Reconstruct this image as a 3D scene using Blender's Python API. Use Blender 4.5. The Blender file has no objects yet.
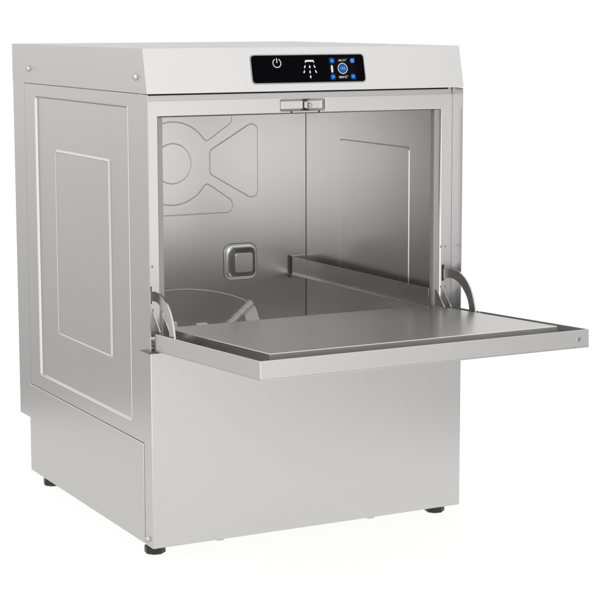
import bpy, bmesh, math, random
from mathutils import Vector, Matrix
from mathutils.geometry import tessellate_polygon
random.seed(7)
C = bpy.context.scene.collection
SC = bpy.context.scene
R = math.radians

# ------------------------------------------------------------------ camera
cam_d = bpy.data.cameras.new('camera'); cam = bpy.data.objects.new('camera', cam_d); C.objects.link(cam)
SC.camera = cam
cam.location = (-1.0846, -2.5894, .8335)
cam.matrix_world = Matrix.Translation(cam.location) @ Matrix.Rotation(-.4841, 4, 'Z') @ Matrix.Rotation(1.4339, 4, 'X') @ Matrix.Rotation(-.0013, 4, 'Z')
cam_d.sensor_width = 36; cam_d.lens = 1828.38/600*36
cam_d.shift_x = -(308.2268-300)/600; cam_d.shift_y = (267.6128-300)/600
cam_d.clip_start = .01; cam_d.clip_end = 200
SC.render.resolution_x = SC.render.resolution_y = 1024
SC.view_settings.view_transform = 'Standard'; SC.view_settings.look = 'None'
SC.view_settings.exposure = 0; SC.view_settings.gamma = 1
SC.render.engine = 'CYCLES'
SC.cycles.max_bounces = 14; SC.cycles.glossy_bounces = 10; SC.cycles.diffuse_bounces = 4

# ------------------------------------------------------------------ studio light: a white surround with two dim sides behind the camera
W_ = bpy.data.worlds.new('World'); SC.world = W_; W_.use_nodes = True
nt = W_.node_tree; nt.nodes.clear()
def wn(t): return nt.nodes.new(t)
out = wn('ShaderNodeOutputWorld'); bg = wn('ShaderNodeBackground'); nt.links.new(bg.outputs[0], out.inputs[0])
tc = wn('ShaderNodeTexCoord')
def wmath(op, a, b=None):
    m = wn('ShaderNodeMath'); m.operation = op
    for i, v in enumerate((a, b)):
        if v is None: continue
        if isinstance(v, (int, float)): m.inputs[i].default_value = v
        else: nt.links.new(v, m.inputs[i])
    return m.outputs[0]
def lobe(az, el, r0, r1, amount):
    """multiplier: 1 outside angle r0 from the direction, 1-amount inside r1"""
    d = (math.cos(R(az))*math.cos(R(el)), math.sin(R(az))*math.cos(R(el)), math.sin(R(el)))
    dp = wn('ShaderNodeVectorMath'); dp.operation = 'DOT_PRODUCT'; nt.links.new(tc.outputs['Generated'], dp.inputs[0]); dp.inputs[1].default_value = d
    mr = wn('ShaderNodeMapRange'); mr.interpolation_type = 'SMOOTHSTEP'
    nt.links.new(dp.outputs['Value'], mr.inputs[0])
    mr.inputs[1].default_value = math.cos(R(r0)); mr.inputs[2].default_value = math.cos(R(r1))
    mr.inputs[3].default_value = 1; mr.inputs[4].default_value = 1-amount
    return mr.outputs[0]
val = wmath('MULTIPLY', 1.12, 1.0)
for l in [(120, -24, 36, 8, .55),       # dim side the left panel mirrors
          (-26, -14, 50, 8, .75),        # dim side the front panel mirrors
          (118, 14, 34, 8, -.40),
          (-85, 8, 50, 10, -.27),
          (-122, -2, 40, 10, -.44)]:    # bright side that reaches into the chamber
    val = wmath('MULTIPLY', val, lobe(*l))
nt.links.new(val, bg.inputs['Strength']); bg.inputs['Color'].default_value = (1, .996, .993, 1)

def area(name, loc, target, size, power):
    l = bpy.data.lights.new(name, 'AREA'); l.shape = 'SQUARE'; l.size = size; l.energy = power
    o = bpy.data.objects.new(name, l); C.objects.link(o); o.location = loc
    o.rotation_euler = (Vector(target)-Vector(loc)).to_track_quat('-Z', 'Y').to_euler()
    return o
area('fill_softbox', (-.9, -1.6, 2.6), (.25, .1, .45), 1.6, 20)  # unseen fill lamp, added to lift the light in the chamber

# ------------------------------------------------------------------ materials
def steel(name, base=.66, rough=.28, axis='X', grain=.05, warm=.012, bump=.015, edge=.8):
    m = bpy.data.materials.new(name); m.use_nodes = True; n = m.node_tree; b = n.nodes['Principled BSDF']
    b.inputs['Metallic'].default_value = 1
    b.inputs['Base Color'].default_value = (base, base-warm*.7, base-warm, 1)
    b.inputs['Specular Tint'].default_value = (edge, edge, edge, 1)
    t = n.nodes.new('ShaderNodeTexCoord'); mp = n.nodes.new('ShaderNodeMapping'); n.links.new(t.outputs['Object'], mp.inputs[0])
    mp.inputs['Scale'].default_value = {'X': (14, 700, 700), 'Y': (700, 14, 700), 'Z': (700, 700, 14)}[axis]
    ns = n.nodes.new('ShaderNodeTexNoise'); ns.inputs['Scale'].default_value = 1; ns.inputs['Detail'].default_value = 3; n.links.new(mp.outputs[0], ns.inputs['Vector'])
    sm = n.nodes.new('ShaderNodeTexNoise'); sm.inputs['Scale'].default_value = 5; sm.inputs['Detail'].default_value = 4; n.links.new(t.outputs['Object'], sm.inputs['Vector'])
    a = n.nodes.new('ShaderNodeMath'); a.operation = 'MULTIPLY_ADD'; n.links.new(ns.outputs['Fac'], a.inputs[0]); a.inputs[1].default_value = grain; a.inputs[2].default_value = rough-grain*.5-.02
    a2 = n.nodes.new('ShaderNodeMath'); a2.operation = 'MULTIPLY_ADD'; n.links.new(sm.outputs['Fac'], a2.inputs[0]); a2.inputs[1].default_value = .04; n.links.new(a.outputs[0], a2.inputs[2])
    n.links.new(a2.outputs[0], b.inputs['Roughness'])
    wv = n.nodes.new('ShaderNodeBump'); wv.inputs['Strength'].default_value = .10; wv.inputs['Distance'].default_value = .002
    n.links.new(sm.outputs['Fac'], wv.inputs['Height'])
    bp = n.nodes.new('ShaderNodeBump'); n.links.new(wv.outputs[0], bp.inputs['Normal']); bp.inputs['Strength'].default_value = bump; bp.inputs['Distance'].default_value = .001
    n.links.new(ns.outputs['Fac'], bp.inputs['Height']); n.links.new(bp.outputs[0], b.inputs['Normal'])
    return m
def plain(name, col, rough=.5, metal=0, emit=0, noise=0):
    m = bpy.data.materials.new(name); m.use_nodes = True; n = m.node_tree; b = n.nodes['Principled BSDF']
    b.inputs['Base Color'].default_value = (*col, 1); b.inputs['Roughness'].default_value = rough; b.inputs['Metallic'].default_value = metal
    if emit: b.inputs['Emission Color'].default_value = (*col, 1); b.inputs['Emission Strength'].default_value = emit
    t = n.nodes.new('ShaderNodeTexNoise'); t.inputs['Scale'].default_value = 60; t.inputs['Detail'].default_value = 3
    a = n.nodes.new('ShaderNodeMath'); a.operation = 'MULTIPLY_ADD'; n.links.new(t.outputs['Fac'], a.inputs[0]); a.inputs[1].default_value = noise; a.inputs[2].default_value = rough-noise*.5
    n.links.new(a.outputs[0], b.inputs['Roughness'])
    return m
M_side = steel('brushed_steel_side', .57, .30, 'Y', bump=.008)
M_front = steel('brushed_steel_front', .60, .30, 'X', grain=.09, bump=.03)
M_frame = steel('frame_steel', .68, .30, 'X')
M_hood = steel('brushed_steel_hood', .62, .30, 'X', grain=.10, bump=.03, edge=.66)
M_in = steel('chamber_steel', .69, .29, 'Z', grain=.03, bump=.006)
M_door = steel('door_steel', .64, .34, 'X', grain=.03, bump=.004)
M_liner = steel('door_liner_steel', .70, .25, 'X', grain=.03, bump=.006, edge=.66)
M_part = steel('bright_steel', .60, .27, 'Z', grain=0, bump=0)
M_screw = steel('screw_steel', .5, .2, 'Z', grain=0, bump=0)
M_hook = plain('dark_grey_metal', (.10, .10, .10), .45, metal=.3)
M_seal = plain('grey_seal', (.30, .295, .29), .45)
M_dark = plain('dark_gap', (.03, .03, .03), .6)
M_rub = plain('black_foot_plastic', (.012, .012, .012), .45, noise=.2)
M_glass = plain('black_glass', (.0015, .0015, .002), .25)
M_glass.node_tree.nodes['Principled BSDF'].inputs['Specular IOR Level'].default_value = .015
M_bezel = plain('grey_bezel', (.30, .30, .30), .4, metal=.6)
M_icon = plain('white_backlit', (.55, .55, .55), .5, emit=.08)
M_screen = plain('screen_black', (.003, .0032, .004), .4)
M_screen.node_tree.nodes['Principled BSDF'].inputs['Specular IOR Level'].default_value = .02
M_blue = plain('blue_backlit', (.007, .065, .28), .5, emit=.3)
M_dim = plain('grey_backlit', (.35, .35, .35), .5, emit=.1)
M_pale = plain('pale_blue_backlit', (.22, .40, .68), .5, emit=.1)
M_plast = plain('clear_grey_plastic', (.88, .88, .87), .35)
M_plast.node_tree.nodes['Principled BSDF'].inputs['Transmission Weight'].default_value = .12
M_tab = plain('pale_tab', (.6, .6, .6), .5)
# translucent ground made up to glow white and shadowless, lit by the surround below
M_floor = bpy.data.materials.new('white_backlit_floor'); M_floor.use_nodes = True
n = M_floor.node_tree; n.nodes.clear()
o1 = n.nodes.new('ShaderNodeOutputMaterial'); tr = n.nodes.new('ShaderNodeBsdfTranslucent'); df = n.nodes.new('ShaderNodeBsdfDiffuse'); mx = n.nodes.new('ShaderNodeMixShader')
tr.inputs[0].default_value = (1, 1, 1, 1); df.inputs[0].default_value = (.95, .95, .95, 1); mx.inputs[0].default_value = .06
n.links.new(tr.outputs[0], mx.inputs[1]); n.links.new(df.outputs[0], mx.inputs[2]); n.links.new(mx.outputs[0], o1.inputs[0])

for m in (M_icon, M_blue, M_pale, M_dim): m.node_tree.nodes['Principled BSDF'].inputs['Specular IOR Level'].default_value = .06
# ------------------------------------------------------------------ helpers
BASE = Vector((.285, .3, -.024))
def empty(name, loc):
    o = bpy.data.objects.new(name, None); C.objects.link(o); o.location = loc; o.empty_display_size = .1
    return o
def wloc(o):
    v = Vector((0, 0, 0))
    while o: v += o.location; o = o.parent
    return v
def obj(name, bm, mat, parent=None, smooth=False):
    """one mesh object; geometry arrives in scene coordinates, its origin goes to its own centre"""
    bmesh.ops.recalc_face_normals(bm, faces=bm.faces)
    return obj_raw(name, bm, mat, parent, smooth)
def obj_raw(name, bm, mat, parent=None, smooth=False):
    cs = [v.co for v in bm.verts]
    c = Vector([(min(v[i] for v in cs)+max(v[i] for v in cs))/2 for i in range(3)])
    for v in bm.verts: v.co -= c
    me = bpy.data.meshes.new(name); bm.to_mesh(me); bm.free()
    for p in me.polygons: p.use_smooth = smooth
    me.materials.append(mat)
    o = bpy.data.objects.new(name, me); C.objects.link(o)
    o.parent = parent; o.location = c - (wloc(parent) if parent else Vector((0, 0, 0)))
    return o
def join(bm, other):
    me = bpy.data.meshes.new('tmp'); other.to_mesh(me); other.free(); bm.from_mesh(me); bpy.data.meshes.remove(me)
def box(bm, x0, x1, y0, y1, z0, z1, bev=0, seg=2, T=None):
    b = bmesh.new(); bmesh.ops.create_cube(b, size=1)
    for v in b.verts: v.co = Vector(((x0+x1)/2+v.co.x*(x1-x0), (y0+y1)/2+v.co.y*(y1-y0), (z0+z1)/2+v.co.z*(z1-z0)))
    if bev: bmesh.ops.bevel(b, geom=b.edges[:], offset=bev, segments=seg, affect='EDGES', profile=.5)
    if T: b.transform(T)
    join(bm, b)
def prism(bm, loop, depth, F, bev=0):
    """extrude a 2-D loop along the third axis of frame F (4x4): local (a,b,0)..(a,b,depth)"""
    b = bmesh.new(); n = len(loop)
    lo = [b.verts.new((p[0], p[1], 0)) for p in loop]; hi = [b.verts.new((p[0], p[1], depth)) for p in loop]
    b.faces.new(lo[::-1]); b.faces.new(hi)
    for i in range(n): b.faces.new((lo[i], lo[(i+1) % n], hi[(i+1) % n], hi[i]))
    if bev:
        bmesh.ops.bevel(b, geom=[e for e in b.edges if e.calc_face_angle(0) > .9], offset=bev, segments=2, affect='EDGES', profile=.5)
    b.transform(F); join(bm, b)
def frame(o, u, v):
    u = Vector(u).normalized(); v = Vector(v).normalized(); w = u.cross(v); o = Vector(o)
    return Matrix(((u.x, v.x, w.x, o.x), (u.y, v.y, w.y, o.y), (u.z, v.z, w.z, o.z), (0, 0, 0, 1)))
def fillet(pts, n=8):
    """pts: (x, y, r) corners of a closed loop, rounded"""
    o = []; N = len(pts)
    for i in range(N):
        p = Vector(pts[i][:2]); r = pts[i][2]
        a = Vector(pts[i-1][:2])-p; b = Vector(pts[(i+1) % N][:2])-p
        if r <= 0: o.append(p); continue
        la, lb = a.length, b.length; a.normalize(); b.normalize()
        h = a.angle(b)/2; t = min(r/math.tan(h), la*.49, lb*.49); r = t*math.tan(h)
        cdir = (a+b).normalized(); c = p+cdir*(r/math.sin(h))
        s = p+a*t-c; e = p+b*t-c
        a0 = math.atan2(s.y, s.x); a1 = math.atan2(e.y, e.x); d = (a1-a0+math.pi) % (2*math.pi)-math.pi
        for k in range(n+1):
            an = a0+d*k/n; o.append(c+Vector((math.cos(an), math.sin(an)))*r)
    return [(q.x, q.y) for q in o]
def rrect(x0, x1, y0, y1, r, n=6): return fillet([(x0, y0, r), (x1, y0, r), (x1, y1, r), (x0, y1, r)], n)
def circle(cx, cy, r, n=48): return [(cx+r*math.cos(2*math.pi*k/n), cy+r*math.sin(2*math.pi*k/n)) for k in range(n)]
def ccw(l):
    a = sum(l[i-1][0]*l[i][1]-l[i][0]*l[i-1][1] for i in range(len(l)))
    return list(l) if a > 0 else list(l)[::-1]
def inset(l, d):
    o = []; n = len(l)
    for i in range(n):
        p = Vector(l[i]); a = (p-Vector(l[i-1])); b = (Vector(l[(i+1) % n])-p)
        if a.length < 1e-9 or b.length < 1e-9: o.append(tuple(p)); continue
        a.normalize(); b.normalize()
        na = Vector((-a.y, a.x)); nb = Vector((-b.y, b.x)); m = (na+nb)
        m = m.normalized() if m.length > 1e-6 else na
        o.append(tuple(p+m*(d/max(.5, m.dot(na)))))
    return o
def pressed(outer, stamps, F, thick=.0012, groove=.0016, ridge=0):
    """sheet metal with pressed shapes. stamps: (loop, depth, width, inner stamps or None for an open hole). Depth along the frame's normal."""
    bm = bmesh.new()
    def fill(out_l, holes, h, T=F):
        polys = [[Vector((x, y, 0)) for x, y in out_l]]+[[Vector((x, y, 0)) for x, y in q] for q in holes]
        flat = [p for q in polys for p in q]
        vs = [bm.verts.new((p.x, p.y, h)) for p in flat]
        for t in tessellate_polygon(polys):
            if len(set(t)) == 3:
                try: bm.faces.new([vs[i] for i in t])
                except ValueError: pass
    def level(out_l, sts, h):
        fill(out_l, [ccw(s[0]) for s in sts], h)
        for loop, dep, wid, inner in sts:
            loop = ccw(loop); K = 8; prev = None
            for k in range(K+1):
                t = k/K; l = inset(loop, wid*t)
                if inner is None: s = t*t
                elif ridge and dep > 0:                              # raised field: the bead runs along its own rim
                    u = min(1, t/.5); s = u*u*(3-2*u)+(ridge/dep*math.sin(math.pi*(t-.5)/.5) if t > .5 else 0)
                elif ridge:                                          # a fine raised bead beside the step
                    u = max(0, (t-.375)/.625); s = u*u*(3-2*u)+(ridge/abs(dep)*-1.0*math.sin(math.pi*t/.375) if t < .375 else 0)
                else: s = t*t*(3-2*t) - groove/abs(dep)*math.sin(math.pi*t)*(1 if dep > 0 else -1)
                vs = [bm.verts.new((x, y, h+dep*s)) for x, y in l]
                if prev:
                    for i in range(len(vs)):
                        f = bm.faces.new((prev[i-1], prev[i], vs[i], vs[i-1])); f.smooth = inner is None
                prev = vs
            if inner is not None: level(inset(loop, wid), inner, h+dep)
    outer = ccw(outer)
    level(outer, stamps, 0)
    lo = [bm.verts.new((x, y, 0)) for x, y in outer]; hi = [bm.verts.new((x, y, -thick)) for x, y in outer]
    for i in range(len(lo)): bm.faces.new((lo[i-1], lo[i], hi[i], hi[i-1]))
    bmesh.ops.remove_doubles(bm, verts=bm.verts, dist=1e-6)
    sm = [f for f in bm.faces if f.smooth]
    bm.transform(F)
    return bm
def pobj(name, bm, mat, parent):
    sm = [f.smooth for f in bm.faces]
    c = obj_raw(name, bm, mat, parent)
    bmn = bmesh.new(); bmn.from_mesh(c.data); bmesh.ops.recalc_face_normals(bmn, faces=bmn.faces); bmn.to_mesh(c.data); bmn.free()
    c.data.polygons.foreach_set('use_smooth', sm)
    return c
def tube(bm, pts, r, n=10, closed=False):
    prev = None; first = None; N = len(pts); pts = [Vector(p) for p in pts]
    for i, p in enumerate(pts):
        a = pts[(i-1) % N] if (closed or i > 0) else p; b = pts[(i+1) % N] if (closed or i < N-1) else p
        t = (b-a).normalized(); u = t.cross(Vector((.13, .21, .97))).normalized(); v = t.cross(u)
        ring = [bm.verts.new(p+(u*math.cos(2*math.pi*k/n)+v*math.sin(2*math.pi*k/n))*r) for k in range(n)]
        if prev:
            for k in range(n): bm.faces.new((prev[k-1], prev[k], ring[k], ring[k-1])).smooth = True
        else: first = ring
        prev = ring
    if closed:
        for k in range(n): bm.faces.new((prev[k-1], prev[k], first[k], first[k-1]))
    else: bm.faces.new(first[::-1]); bm.faces.new(prev)
def lathe(bm, prof, F, n=24):
    """prof: (radius, height) along the frame's normal"""
    b = bmesh.new(); prev = None
    for r, h in prof:
        ring = [b.verts.new((r*math.cos(2*math.pi*k/n), r*math.sin(2*math.pi*k/n), h)) for k in range(n)] if r > 1e-6 else [b.verts.new((0, 0, h))]
        if prev:
            for k in range(n):
                q = [prev[k-1] if len(prev) > 1 else prev[0], prev[k] if len(prev) > 1 else None, ring[k] if len(ring) > 1 else ring[0], ring[k-1] if len(ring) > 1 else None]
                q = [x for x in q if x]
                if len(set(q)) > 2: b.faces.new(q)
        prev = ring
    b.transform(F); join(bm, b)
def screw(loc, nrm, parent, r=.0048):
    nrm = Vector(nrm); u = nrm.orthogonal().normalized(); F = frame(loc, u, nrm.cross(u))
    bm = bmesh.new()
    lathe(bm, [(r*1.25, 0), (r*1.25, .0006), (r, .0008), (r*.97, .0022), (r*.85, .0036), (r*.62, .0047), (r*.34, .0052), (r*.26, .0034), (0, .0034)], F, 20)
    return obj('screw', bm, M_screw, parent, True)

# ------------------------------------------------------------------ floor
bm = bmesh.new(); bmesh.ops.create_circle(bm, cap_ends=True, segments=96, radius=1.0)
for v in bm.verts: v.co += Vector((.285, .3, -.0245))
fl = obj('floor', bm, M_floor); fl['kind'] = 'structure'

# ------------------------------------------------------------------ dishwasher
Wd, D, D1, ZB, ZT, ZN = .57, .631, .574, .7153, .784, .100
YF = .034
T = empty('dishwasher', BASE)
T['label'] = 'stainless steel undercounter commercial dishwasher with its front door folded down open'
T['category'] = 'dishwasher'

# hood ----------------------------------------------------------
OV = .0006
bm = bmesh.new()
prof = [(0, ZB), (.0159, ZT), (D, ZT), (D, ZB)]                      # (y, z)
prism(bm, prof, Wd+2*OV, frame((-OV, 0, 0), (0, 1, 0), (0, 0, 1)), bev=.0011)
hood = obj('top_hood', bm, M_hood, T)
for y, z in ((.0435, .7403), (.5413, .7411)):
    screw((-OV, y, z), (-1, 0, 0), hood); screw((Wd+OV, y, z), (1, 0, 0), hood)

# side panels ---------------------------------------------------
def side(left):
    # frame: u runs back (y) on the left panel, normal points outward
    if left: F = frame((0, 0, 0), (0, -1, 0), (0, 0, 1)); s = -1
    else: F = frame((Wd, 0, 0), (0, 1, 0), (0, 0, 1)); s = 1
    def L(pts): return [(s*a, b) for a, b in pts]
    mid = rrect(.0785, .514, .1895, .6945, .007); inn = rrect(.165, .4205, .278, .6045, .007)
    outer = [(.0005, .0005), (.0305, .0005), (.0305, .1655), (.5673, .1655), (.5673, ZB-.0012), (.0005, ZB-.0012)]
    bm = pressed(L(outer), [(L(mid), -.0030, .0040, [(L(inn), .0016, .0046, [])])], F, .0014, 0, .0009)
    p = pobj('side_panel', bm, M_side, T)
    bm = bmesh.new()
    x0, x1 = (-.0012, .0012) if left else (Wd-.0012, Wd+.0012)
    box(bm, x0, x1, .0318, D1, .0015, .1643, .0011)
    obj('base_panel', bm, M_side, T)
    bm = bmesh.new()                                                # rear upright strip
    x0, x1 = (0, .0014) if left else (Wd-.0014, Wd)
    b2 = [(.5679, ZN), (D, ZN), (D, ZB-.0001), (.5679, ZB-.0001)]
    prism(bm, b2, .0014, frame((x0, 0, 0), (0, 1, 0), (0, 0, 1)))
    obj('rear_upright', bm, M_side, T)
    bm = bmesh.new(); x0 = .0062 if left else Wd-.0074              # carcass wall behind the skin
    prism(bm, [(YF+.012, .004), (D1-.004, .004), (D1-.004, ZN+.003), (D-.003, ZN+.003), (D-.003, ZB-.001), (YF+.012, ZB-.001)], .0012, frame((x0, 0, 0), (0, 1, 0), (0, 0, 1)))
    for z in (.1640, ZB-.004): box(bm, x0 if not left else .0016, .0074 if left else Wd-.0016, .036, .566, z-.006, z+.003 if z > .5 else z+.006)
    obj('carcass_wall', bm, M_side, T)
    return p
side(True); side(False)
bm = bmesh.new(); box(bm, .002, Wd-.002, D-.0015, D, ZN, ZB-.001); box(bm, .002, Wd-.002, D1-.001, D-.0016, ZN, ZN+.0012); box(bm, .002, Wd-.002, D1-.0025, D1-.0012, .002, ZN)
obj('rear_panel', bm, M_side, T)
bm = bmesh.new(); box(bm, .003, Wd-.003, .004, D1-.004, .003, .0045)
obj('base_tray', bm, M_side, T)

# lower front panel with its folded left and right returns --------
bm = bmesh.new()
box(bm, .0002, Wd-.0002, 0, .0016, 0, .3135, .0009)
for x in (.0016, Wd-.0030): box(bm, x, x+.0014, .0012, .0305, .0005, .163, .0005)
box(bm, .002, Wd-.002, .0016, .030, .3115, .3127)
fp = obj('front_panel', bm, M_front, T)
screw((0, .0195, .0115), (-1, 0, 0), fp); screw((Wd, .0195, .0115), (1, 0, 0), fp)
for x in (.1195, .398):
    bm = bmesh.new(); box(bm, x-.006, x+.006, .003, .016, -.0035, .001, .001); obj('tab', bm, M_tab, fp)

# feet ----------------------------------------------------------
for x, y in ((.0275, .058), (.5560, .058), (.0300, .545), (.5400, .545)):
    bm = bmesh.new()
    lathe(bm, [(0, 0), (.0152, 0), (.0172, .0015), (.0172, .0115), (.0152, .013), (.0125, .0145), (.0125, .0225), (0, .0225)], frame((x, y, -.024), (1, 0, 0), (0, 1, 0)) @ Matrix.Rotation(R(14), 4, 'Z'), 8)
    f = obj('foot', bm, M_rub, T)
    bm = bmesh.new(); lathe(bm, [(0, 0), (.006, 0), (.006, .012), (0, .012)], frame((x, y, -.0075), (1, 0, 0), (0, 1, 0)), 14); obj('threaded_stem', bm, M_part, f)

# front frame ---------------------------------------------------
YF = .034
XL, XR, ZO, ZL = .0324, .5474, .6775, .3250
F = frame((0, YF, 0), (1, 0, 0), (0, 0, 1))                          # normal = -y (towards the viewer)
latch = rrect(.2440, .3280, .6806, .7014, .0035)
bm = pressed([(.0003, .3140), (.5697, .3140), (.5697, .7025), (.0003, .7025)],
             [([(XL-.0022, ZL-.002), (XR+.0022, ZL-.002), (XR+.0022, ZO+.002), (XL-.0022, ZO+.002)], -.0075, .0028, None), (latch, -.0075, .0050, [])], F, .006, .0004)
fr = pobj('front_frame', bm, M_frame, T)
# side lips set back in the opening, rounded uprights in front of them
for s in (0, 1):
    bm = bmesh.new()
    a, b = (XL-.004, .0418) if s == 0 else (.5382, XR+.004)
    box(bm, a, b, YF+.006, YF+.018, ZL, ZO+.004, .0008)
    obj('door_seal_lip', bm, M_seal, fr)
bm = bmesh.new(); box(bm, .0004, Wd-.0004, YF+.0025, YF+.004, .7019, .7113, .0004)
obj('header_strip', bm, M_side, fr)
bm = bmesh.new(); box(bm, .0004, Wd-.0004, YF+.012, YF+.0135, .7005, ZB-.0005); obj('header_gap_shade', bm, M_dark, fr)  # near-black sheet, paints the shadow line under the hood lip
# latch keeper
bm = bmesh.new()
box(bm, .2905, .2945, YF-.0005, YF+.0070, .6855, .6958, .0006)
lathe(bm, [(0, 0), (.0042, 0), (.0042, .0085), (.0036, .0094), (.0021, .0094), (.0019, .006), (0, .006)], frame((.2990, YF+.0070, .6903), (1, 0, 0), (0, 0, 1)), 20)
lk = obj('latch_keeper', bm, M_part, fr)
bm = bmesh.new(); box(bm, .2899, .2962, YF+.0058, YF+.0070, .6850, .6960); obj('latch_slot', bm, M_dark, fr)
for x in (.2648, .3150):
    bm = bmesh.new(); box(bm, x-.0012, x+.0012, YF-.001, YF+.003, .6785, .6815); obj('latch_notch', bm, M_dark, fr)
# slots for the door stays and small rivet marks
for x in (.0150, .5540):
    bm = bmesh.new(); box(bm, x-.0022, x+.0022, YF-.0007, YF+.002, .386, .4135); obj('stay_slot', bm, M_dark, fr)
    for z in (.4445, .3755):
        bm = bmesh.new()
        for dx in (-.004, .004): box(bm, x+dx-.0013, x+dx+.0013, YF-.0005, YF+.001, z-.0022, z+.0022, .0004)
        obj('rivet_mark', bm, M_bezel, fr)

# wash chamber --------------------------------------------------
CX0, CX1, CY, CZ0, CZ1 = .017, .553, .534, .200, .700
cx, cz = .2725, .561
def sh(pts, m=1): return fillet([(cx+a, cz+m*b, r) for a, b, r in pts])
def topshape(m):
    l = []
    arc = [(.0765*math.cos(R(a)), .0765*math.sin(R(a)), 0) for a in range(146, 33, -4)]
    left = [(-.1233, .0978, .014), (-.1233, .0735, .015), (-.071, .0385, .010)]
    right = [(.071, .0385, .010), (.1233, .0735, .015), (.1233, .0978, .014)]
    return sh(left+arc+right, m)
def wing(m): return fillet([(cx+m*.0749, cz-.0226, .012), (cx+m*.1771, cz-.0809, .014), (cx+m*.1771, cz+.0809, .014), (cx+m*.0749, cz+.0226, .012)])
F = frame((0, CY, 0), (1, 0, 0), (0, 0, 1))
dent = rrect(.375, .4468, .3335, .4047, .017)
st = [(circle(cx, cz, .0385), .0006, .0022, []), (topshape(1), .0006, .0022, []), (topshape(-1), .0006, .0022, []), (wing(1), .0006, .0022, []), (wing(-1), .0006, .0022, []), (dent, .0015, .0025, [(inset(ccw(dent), .0025), -.004, .003, [])])]
bm = pressed([(CX0, CZ0), (CX1-.0009, CZ0), (CX1-.0009, CZ1), (CX0, CZ1)], st[:5], F)
ch = pobj('wash_chamber', bm, M_in, T)
bm = bmesh.new()                                                     # square raised boss: raised rim, sloping sides, flat top
lps = [(inset(ccw(dent), 0), 0), (inset(ccw(dent), .0014), .0022), (inset(ccw(dent), .0030), .0026), (inset(ccw(dent), .0042), .0016)]
top = ccw(rrect(.3925, .4300, .3505, .3875, .0055)); n = len(top)
lps += [([tuple(Vector(a).lerp(Vector(b), t)) for a, b in zip(lps[3][0], top)], h) for t, h in ((.5, .0088), (.9, .0152))]
lps += [(top, .0170), (inset(top, .0012), .0176)]
prev = None
for l, h in lps:
    vs = [bm.verts.new(F @ Vector((x, y, h))) for x, y in l]
    if prev:
        for i in range(len(vs)): bm.faces.new((prev[i-1], prev[i], vs[i], vs[i-1])).smooth = True
    prev = vs
bm.faces.new(prev)
b = pobj('square_boss', bm, M_in, ch)
Fr = frame((CX1, 0, 0), (0, -1, 0), (0, 0, 1))                        # right wall faces -x
bm = pressed([(-(CY-.0004), CZ0), (-(YF+.008), CZ0), (-(YF+.008), CZ1), (-(CY-.0004), CZ1)], [(rrect(-.3977, -.1445, .245, .607, .008), .0006, .0022, [])], Fr)
pobj('right_wall', bm, M_in, ch)
Fl = frame((CX0, 0, 0), (0, 1, 0), (0, 0, 1))
bm = pressed([(YF+.008, CZ0), (CY-.0004, CZ0), (CY-.0004, CZ1), (YF+.008, CZ1)], [(rrect(.1445, .3977, .245, .607, .008), .0006, .0022, [])], Fl)
pobj('left_wall', bm, M_in, ch)
bm = bmesh.new()
box(bm, CX0, CX1, YF+.008, CY+.002, CZ0-.0015, CZ0)
obj('tank_floor', bm, M_in, ch)
bm = bmesh.new(); box(bm, CX0, CX1, YF+.008, CY+.002, CZ1, CZ1+.0015); obj('ceiling_plate', bm, M_in, ch)
bm = bmesh.new(); box(bm, CX0+.002, CX1-.002, YF+.0065, YF+.0078, CZ0, .3248); obj('tank_front', bm, M_in, ch)

# rack rails ----------------------------------------------------
for s in (1, -1):
    bm = bmesh.new()
    xb, xf = (.519, .534) if s == 1 else (.051, .036)
    d = Vector((xf-xb, .046-.531, 0)); n_ = Vector((-s, 0, 0)); 
    sec = [(0, 0), (.011, 0), (.011, .0012), (.0016, .0016), (.0014, .0335), (0, .0335)]    # (inwards, up)
    rings = []
    for (x, y) in ((xb, .531), (xf, .046)):
        rings.append([bm.verts.new((x-s*a, y, .339+h)) for a, h in sec])
    for i in range(6): bm.faces.new((rings[0][i-1], rings[0][i], rings[1][i], rings[1][i-1]))
    bm.faces.new(rings[0]); bm.faces.new(rings[1])
    r_ = obj('rack_rail', bm, M_part, T)
    bm = bmesh.new(); box(bm, xb-s*.0025-.0010, xb-s*.0025+.0010, .5275, .5338, .3315, .3745, .0006); obj('rail_hook', bm, M_hook, r_)
    bm = bmesh.new(); box(bm, min(xb, xb+s*.034), max(xb, xb+s*.034), .5290, .5335, .366, .3735, .0006); obj('rail_bracket', bm, M_part, r_)

# wash arm and plastic stand-ins for unclear shapes at the back of the tank --------
bm = bmesh.new()
lathe(bm, [(0, 0), (.045, 0), (.045, .01), (.022, .016), (.018, .05), (.024, .055), (.024, .075), (0, .08)], frame((.285, .30, CZ0), (1, 0, 0), (0, 1, 0)), 28)
arm = obj('wash_arm', bm, M_plast, T, True)
bm = bmesh.new(); pr = []
for k in range(25):
    t = k/24; a = R(12+225*t)
    pr.append(Vector((.262+.122*math.cos(a), .415+.10*math.sin(a), .300+.05*math.sin(a)*.55)))
tube(bm, pr, .0011, 8)
obj('arc_wire', bm, M_plast, arm, True)
bm = bmesh.new()
A = Vector((.325, .425, .262)); B_ = Vector((.384, .430, .307)); ax = (B_-A).normalized(); nn = Vector((0, -1, 0)); up = ax.cross(nn)*-1
box_n = 13
for k in range(box_n):
    c = A.lerp(B_, (k+.5)/box_n); w = .0042+.0012*random.random()
    lathe(bm, [(0, -.0016), (w*1.45, -.0016), (w*1.7, 0), (w*1.45, .0016), (0, .0016)], frame(c, nn, ax.cross(nn).normalized()*1), 10)
tube(bm, [A.lerp(B_, k/10) for k in range(11)], .0055, 10)
obj('ribbed_strip', bm, M_plast, arm, True)
bm = bmesh.new()
prism(bm, rrect(-.013, .013, -.034, .018, .0125, 8), .004, frame((.386, .440, .283), (1, 0, .35), (-.35, 0, 1)), bev=.001)
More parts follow.
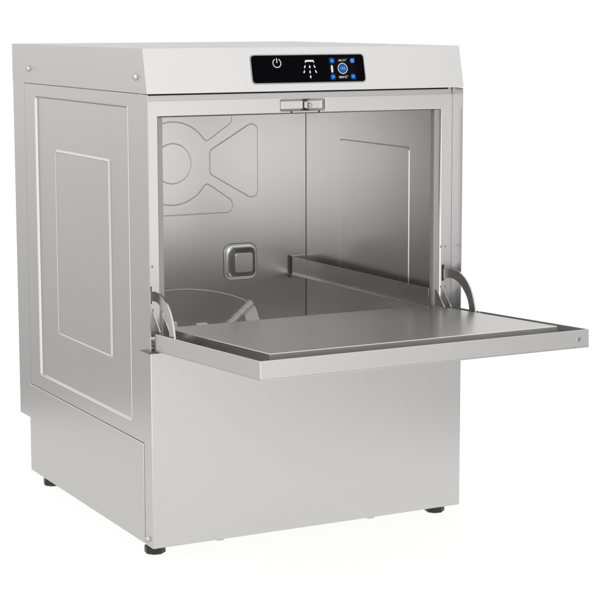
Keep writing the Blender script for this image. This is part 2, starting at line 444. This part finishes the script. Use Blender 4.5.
obj('rounded_paddle', bm, M_plast, arm)
for (x, y, z) in ((.266, .395, .2775), (.208, .40, .283)):
    bm = bmesh.new(); box(bm, x-.012, x+.012, y-.004, y+.004, z-.02, z+.005, .003); obj('clip', bm, M_plast, arm)

# door (tilted a little above level) -----------------------------
tilt = math.atan2(.0188, .370)
FD = frame((0, -.003, .3447), (1, 0, 0), (0, math.cos(tilt), -math.sin(tilt)))   # local y runs back, z = up normal
dx0, dx1, dl, dh = .0056, .5594, .3715, .0275
t = .0014
bm = bmesh.new()
box(bm, dx0, dx1, -dl, -.001, -dh, -dh+t, T=FD)
box(bm, dx0, dx1, -dl, -dl+t, -dh+t+.0001, 0, .0005, T=FD)
for x in (dx0, dx1-t): box(bm, x, x+t, -dl+t+.0002, -.001, -dh+t+.0001, 0, .0005, T=FD)
dr = obj('door', bm, M_door, T)
bm = bmesh.new()
box(bm, .0400, .5300, -.332, .035, -.0215, .0032, .0010, 3, T=FD)
obj('inner_liner', bm, M_liner, dr)
bm = bmesh.new(); lathe(bm, [(.0042, 0), (.0042, .0004), (.0034, .0008), (.0014, .0008), (.0012, .0001), (0, .0001)], frame(FD @ Vector((.5402, -dl, -.0140)), (1, 0, 0), (0, 0, 1)), 18); obj('screw', bm, M_screw, dr)
# curved stays
outer = [(.040, .4035), (.0193, .408), (.0003, .4093), (-.0185, .4066), (-.0373, .398), (-.0530, .3835), (-.0635, .3640), (-.0689, .3440), (-.0700, .330)]
inner = [(-.0510, .330), (-.0515, .3440), (-.0450, .3640), (-.0330, .3780), (-.0173, .3886), (.0010, .3938), (.0193, .3925), (.040, .3885)]
def smooth_line(p, n=5):
    o = []
    for i in range(len(p)-1):
        a = Vector(p[max(i-1, 0)]); b = Vector(p[i]); c = Vector(p[i+1]); d = Vector(p[min(i+2, len(p)-1)])
        for k in range(n):
            u = k/n; o.append(tuple(.5*((2*b)+(c-a)*u+(2*a-5*b+4*c-d)*u*u+(3*b-a-3*c+d)*u**3)))
    o.append(p[-1]); return o
for x in (.0105, .5535):
    bm = bmesh.new(); prism(bm, smooth_line(outer)+smooth_line(inner), .0028, frame((x, 0, 0), (0, 1, 0), (0, 0, 1)), bev=.0006)
    obj('door_stay', bm, M_part, dr)
gus = [(.0335, .372), (.029, .371), (.008, .3495), (.004, .345), (.004, .3170), (.0335, .3170)]
for x in (.0175, .0330, .5385, .5515):
    bm = bmesh.new(); prism(bm, gus, .0018, frame((x, 0, 0), (0, 1, 0), (0, 0, 1)), bev=.0004)
    obj('hinge_plate', bm, M_part, dr)
for x in (.0015, .5575):
    bm = bmesh.new(); tube(bm, [(x, .012, .334), (x+.013, .012, .334)], .004, 14); obj('hinge_pin', bm, M_part, dr)
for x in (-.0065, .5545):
    bm = bmesh.new(); box(bm, x, x+.022, -.009, .028, .3142, .3156, .0004); obj('hinge_slit_shade', bm, M_hook, dr)  # dark plate drawn for the shadowed slit below the door hinge

# control panel -------------------------------------------------
al = math.atan2(.0159, .0687)
FH = frame((0, 0, ZB), (1, 0, 0), (0, math.sin(al), math.cos(al)))    # normal looks out of the sloping hood front
def on_hood(h): return FH @ Matrix.Translation((0, 0, h))
bm = bmesh.new(); prism(bm, rrect(.1795, .3852, .0116, .0590, .0065, 8), .0018, on_hood(-.001), bev=.0004); cp = obj('control_panel', bm, M_bezel, T)
bm = bmesh.new(); prism(bm, rrect(.1812, .3836, .0133, .0573, .0055, 8), .0010, on_hood(.0002), bev=.0003); obj('black_glass', bm, M_glass, cp)
HG = .0013
def flat(name, loops, mat, h=HG, par=cp):
    bm = bmesh.new()
    for l in loops: prism(bm, ccw(l), .0002, on_hood(h))
    return obj(name, bm, mat, par)
def arcband(cx_, cy_, r0, r1, a0, a1, n=28):
    return [(cx_+r1*math.cos(R(a0+(a1-a0)*k/n)), cy_+r1*math.sin(R(a0+(a1-a0)*k/n))) for k in range(n+1)]+[(cx_+r0*math.cos(R(a1+(a0-a1)*k/n)), cy_+r0*math.sin(R(a1+(a0-a1)*k/n))) for k in range(n+1)]
flat('power_icon', [arcband(.2261, .0448, .0063, .0076, 118, 422), rrect(.2254, .2268, .0448, .0528, .0005, 3)], M_icon)
def drop(x, y, s=1, lean=0): 
    l = [(0, .0033), (.0010, .0012), (.0014, -.0004), (.0010, -.0019), (0, -.0025), (-.0010, -.0019), (-.0014, -.0004), (-.0010, .0012)]
    return [(x+a*s+lean*b, y+b*s) for a, b in l]
flat('wash_icon', [fillet([(.2758, .0447, .0005), (.2773, .0447, .0003), (.2782, .0463, .0003), (.2908, .0463, .0003), (.2916, .0447, .0003), (.2930, .0447, .0005), (.2918, .0492, .0012), (.2770, .0492, .0012)], 3)]
     + [drop(.2752, .0382, .95, .30), drop(.2840, .0380, .95), drop(.2926, .0384, .95, -.30), drop(.2732, .0302, .95, .30), drop(.2836, .0298, .95), drop(.2944, .0302, .95, -.3), drop(.2838, .0220, .95)], M_icon)
flat('screen', [rrect(.3185, .3675, .0150, .0530, .001, 3)], M_screen, HG-.0001)
HS = HG+.0003
def leaf(cx_, cy_, sx, sy, r=.0043):
    k = [(-1, -1), (1, -1), (1, 1), (-1, 1)]
    return fillet([(cx_+a*r, cy_+b*r, (.0005 if (a, b) == (sx, sy) else .0036)) for a, b in k], 6)
btn = [(.3253, .0473, -1, 1), (.3624, .0470, 1, 1), (.3244, .0212, -1, -1), (.3612, .0212, 1, -1)]
for q in btn: flat('button', [leaf(*q)], M_blue, HS)
def stroke(pts, w): 
    L = []
    for a, b in zip(pts[:-1], pts[1:]):
        a = Vector(a); b = Vector(b); d = (b-a).normalized(); n_ = Vector((-d.y, d.x))*w/2; e = d*w*.3
        L.append([tuple(a-e-n_), tuple(b+e-n_), tuple(b+e+n_), tuple(a-e+n_)])
    return L
x, y = btn[0][:2]; flat('arrow_mark', stroke([(x-.0019, y-.0010), (x, y+.0010)], .0009)+[], M_pale, HS+.0004); flat('arrow_mark', stroke([(x, y+.0010), (x+.0019, y-.0010)], .0009), M_pale, HS+.0005)
x, y = btn[2][:2]; flat('arrow_mark', stroke([(x-.0019, y+.0010), (x, y-.0010)], .0009), M_pale, HS+.0004); flat('arrow_mark', stroke([(x, y-.0010), (x+.0019, y+.0010)], .0009), M_pale, HS+.0005)
x, y = btn[1][:2]; flat('globe_mark', [arcband(x, y, .0019, .0026, 0, 359.9), [(x-.0018, y-.0003), (x+.0018, y-.0003), (x+.0018, y+.0003), (x-.0018, y+.0003)]], M_pale, HS+.0004)
x, y = btn[3][:2]; flat('tick_mark', stroke([(x-.0020, y+.0012), (x-.0006, y-.0012)], .0008), M_pale, HS+.0004); flat('tick_mark', stroke([(x-.0006, y-.0012), (x+.0020, y+.0014)], .0008), M_pale, HS+.0005)
gx, gy = .3434, .0346
flat('dial_ring', [arcband(gx, gy, .0074, .0091, a, a+17, 4) for a in range(0, 360, 24)], M_icon, HS)
flat('dial', [circle(gx, gy, .0064, 40)], M_blue, HS)
flat('bottle_icon', [fillet([(.3222, .0282, .0010), (.3256, .0282, .0010), (.3258, .0372, .0012), (.3248, .0404, .0006), (.3230, .0404, .0006), (.3220, .0372, .0012)], 4)], M_icon, HS)
def text(s, x, y, size, mat, h, name='text'):
    cu = bpy.data.curves.new(name, 'FONT'); cu.body = s; cu.size = size; cu.align_x = 'CENTER'; cu.align_y = 'CENTER'; cu.extrude = .0001
    o = bpy.data.objects.new('tmp', cu); C.objects.link(o)
    dg = bpy.context.evaluated_depsgraph_get(); me = bpy.data.meshes.new_from_object(o.evaluated_get(dg))
    bm = bmesh.new(); bm.from_mesh(me); bm.transform(on_hood(h) @ Matrix.Translation((x, y, 0)))
    bpy.data.objects.remove(o); bpy.data.meshes.remove(me); bpy.data.curves.remove(cu)
    return obj_raw(name, bm, mat, cp)
text('152', gx, gy, .0062, M_pale, HS+.0004, 'dial_digits')
text('54°', .3487, .0480, .0058, M_dim, HS, 'tank_reading')
text('82°', .3487, .0205, .0058, M_dim, HS, 'boiler_reading')
flat('tank_symbol', [rrect(.3365, .3440, .0466, .0476, .0003, 2), rrect(.3375, .3430, .0482, .0492, .0003, 2)], M_dim, HS)
flat('boiler_symbol', [rrect(.3352+i*.0022, .3368+i*.0022, .0188, .0222, .0003, 2) for i in range(4)], M_dim, HS)
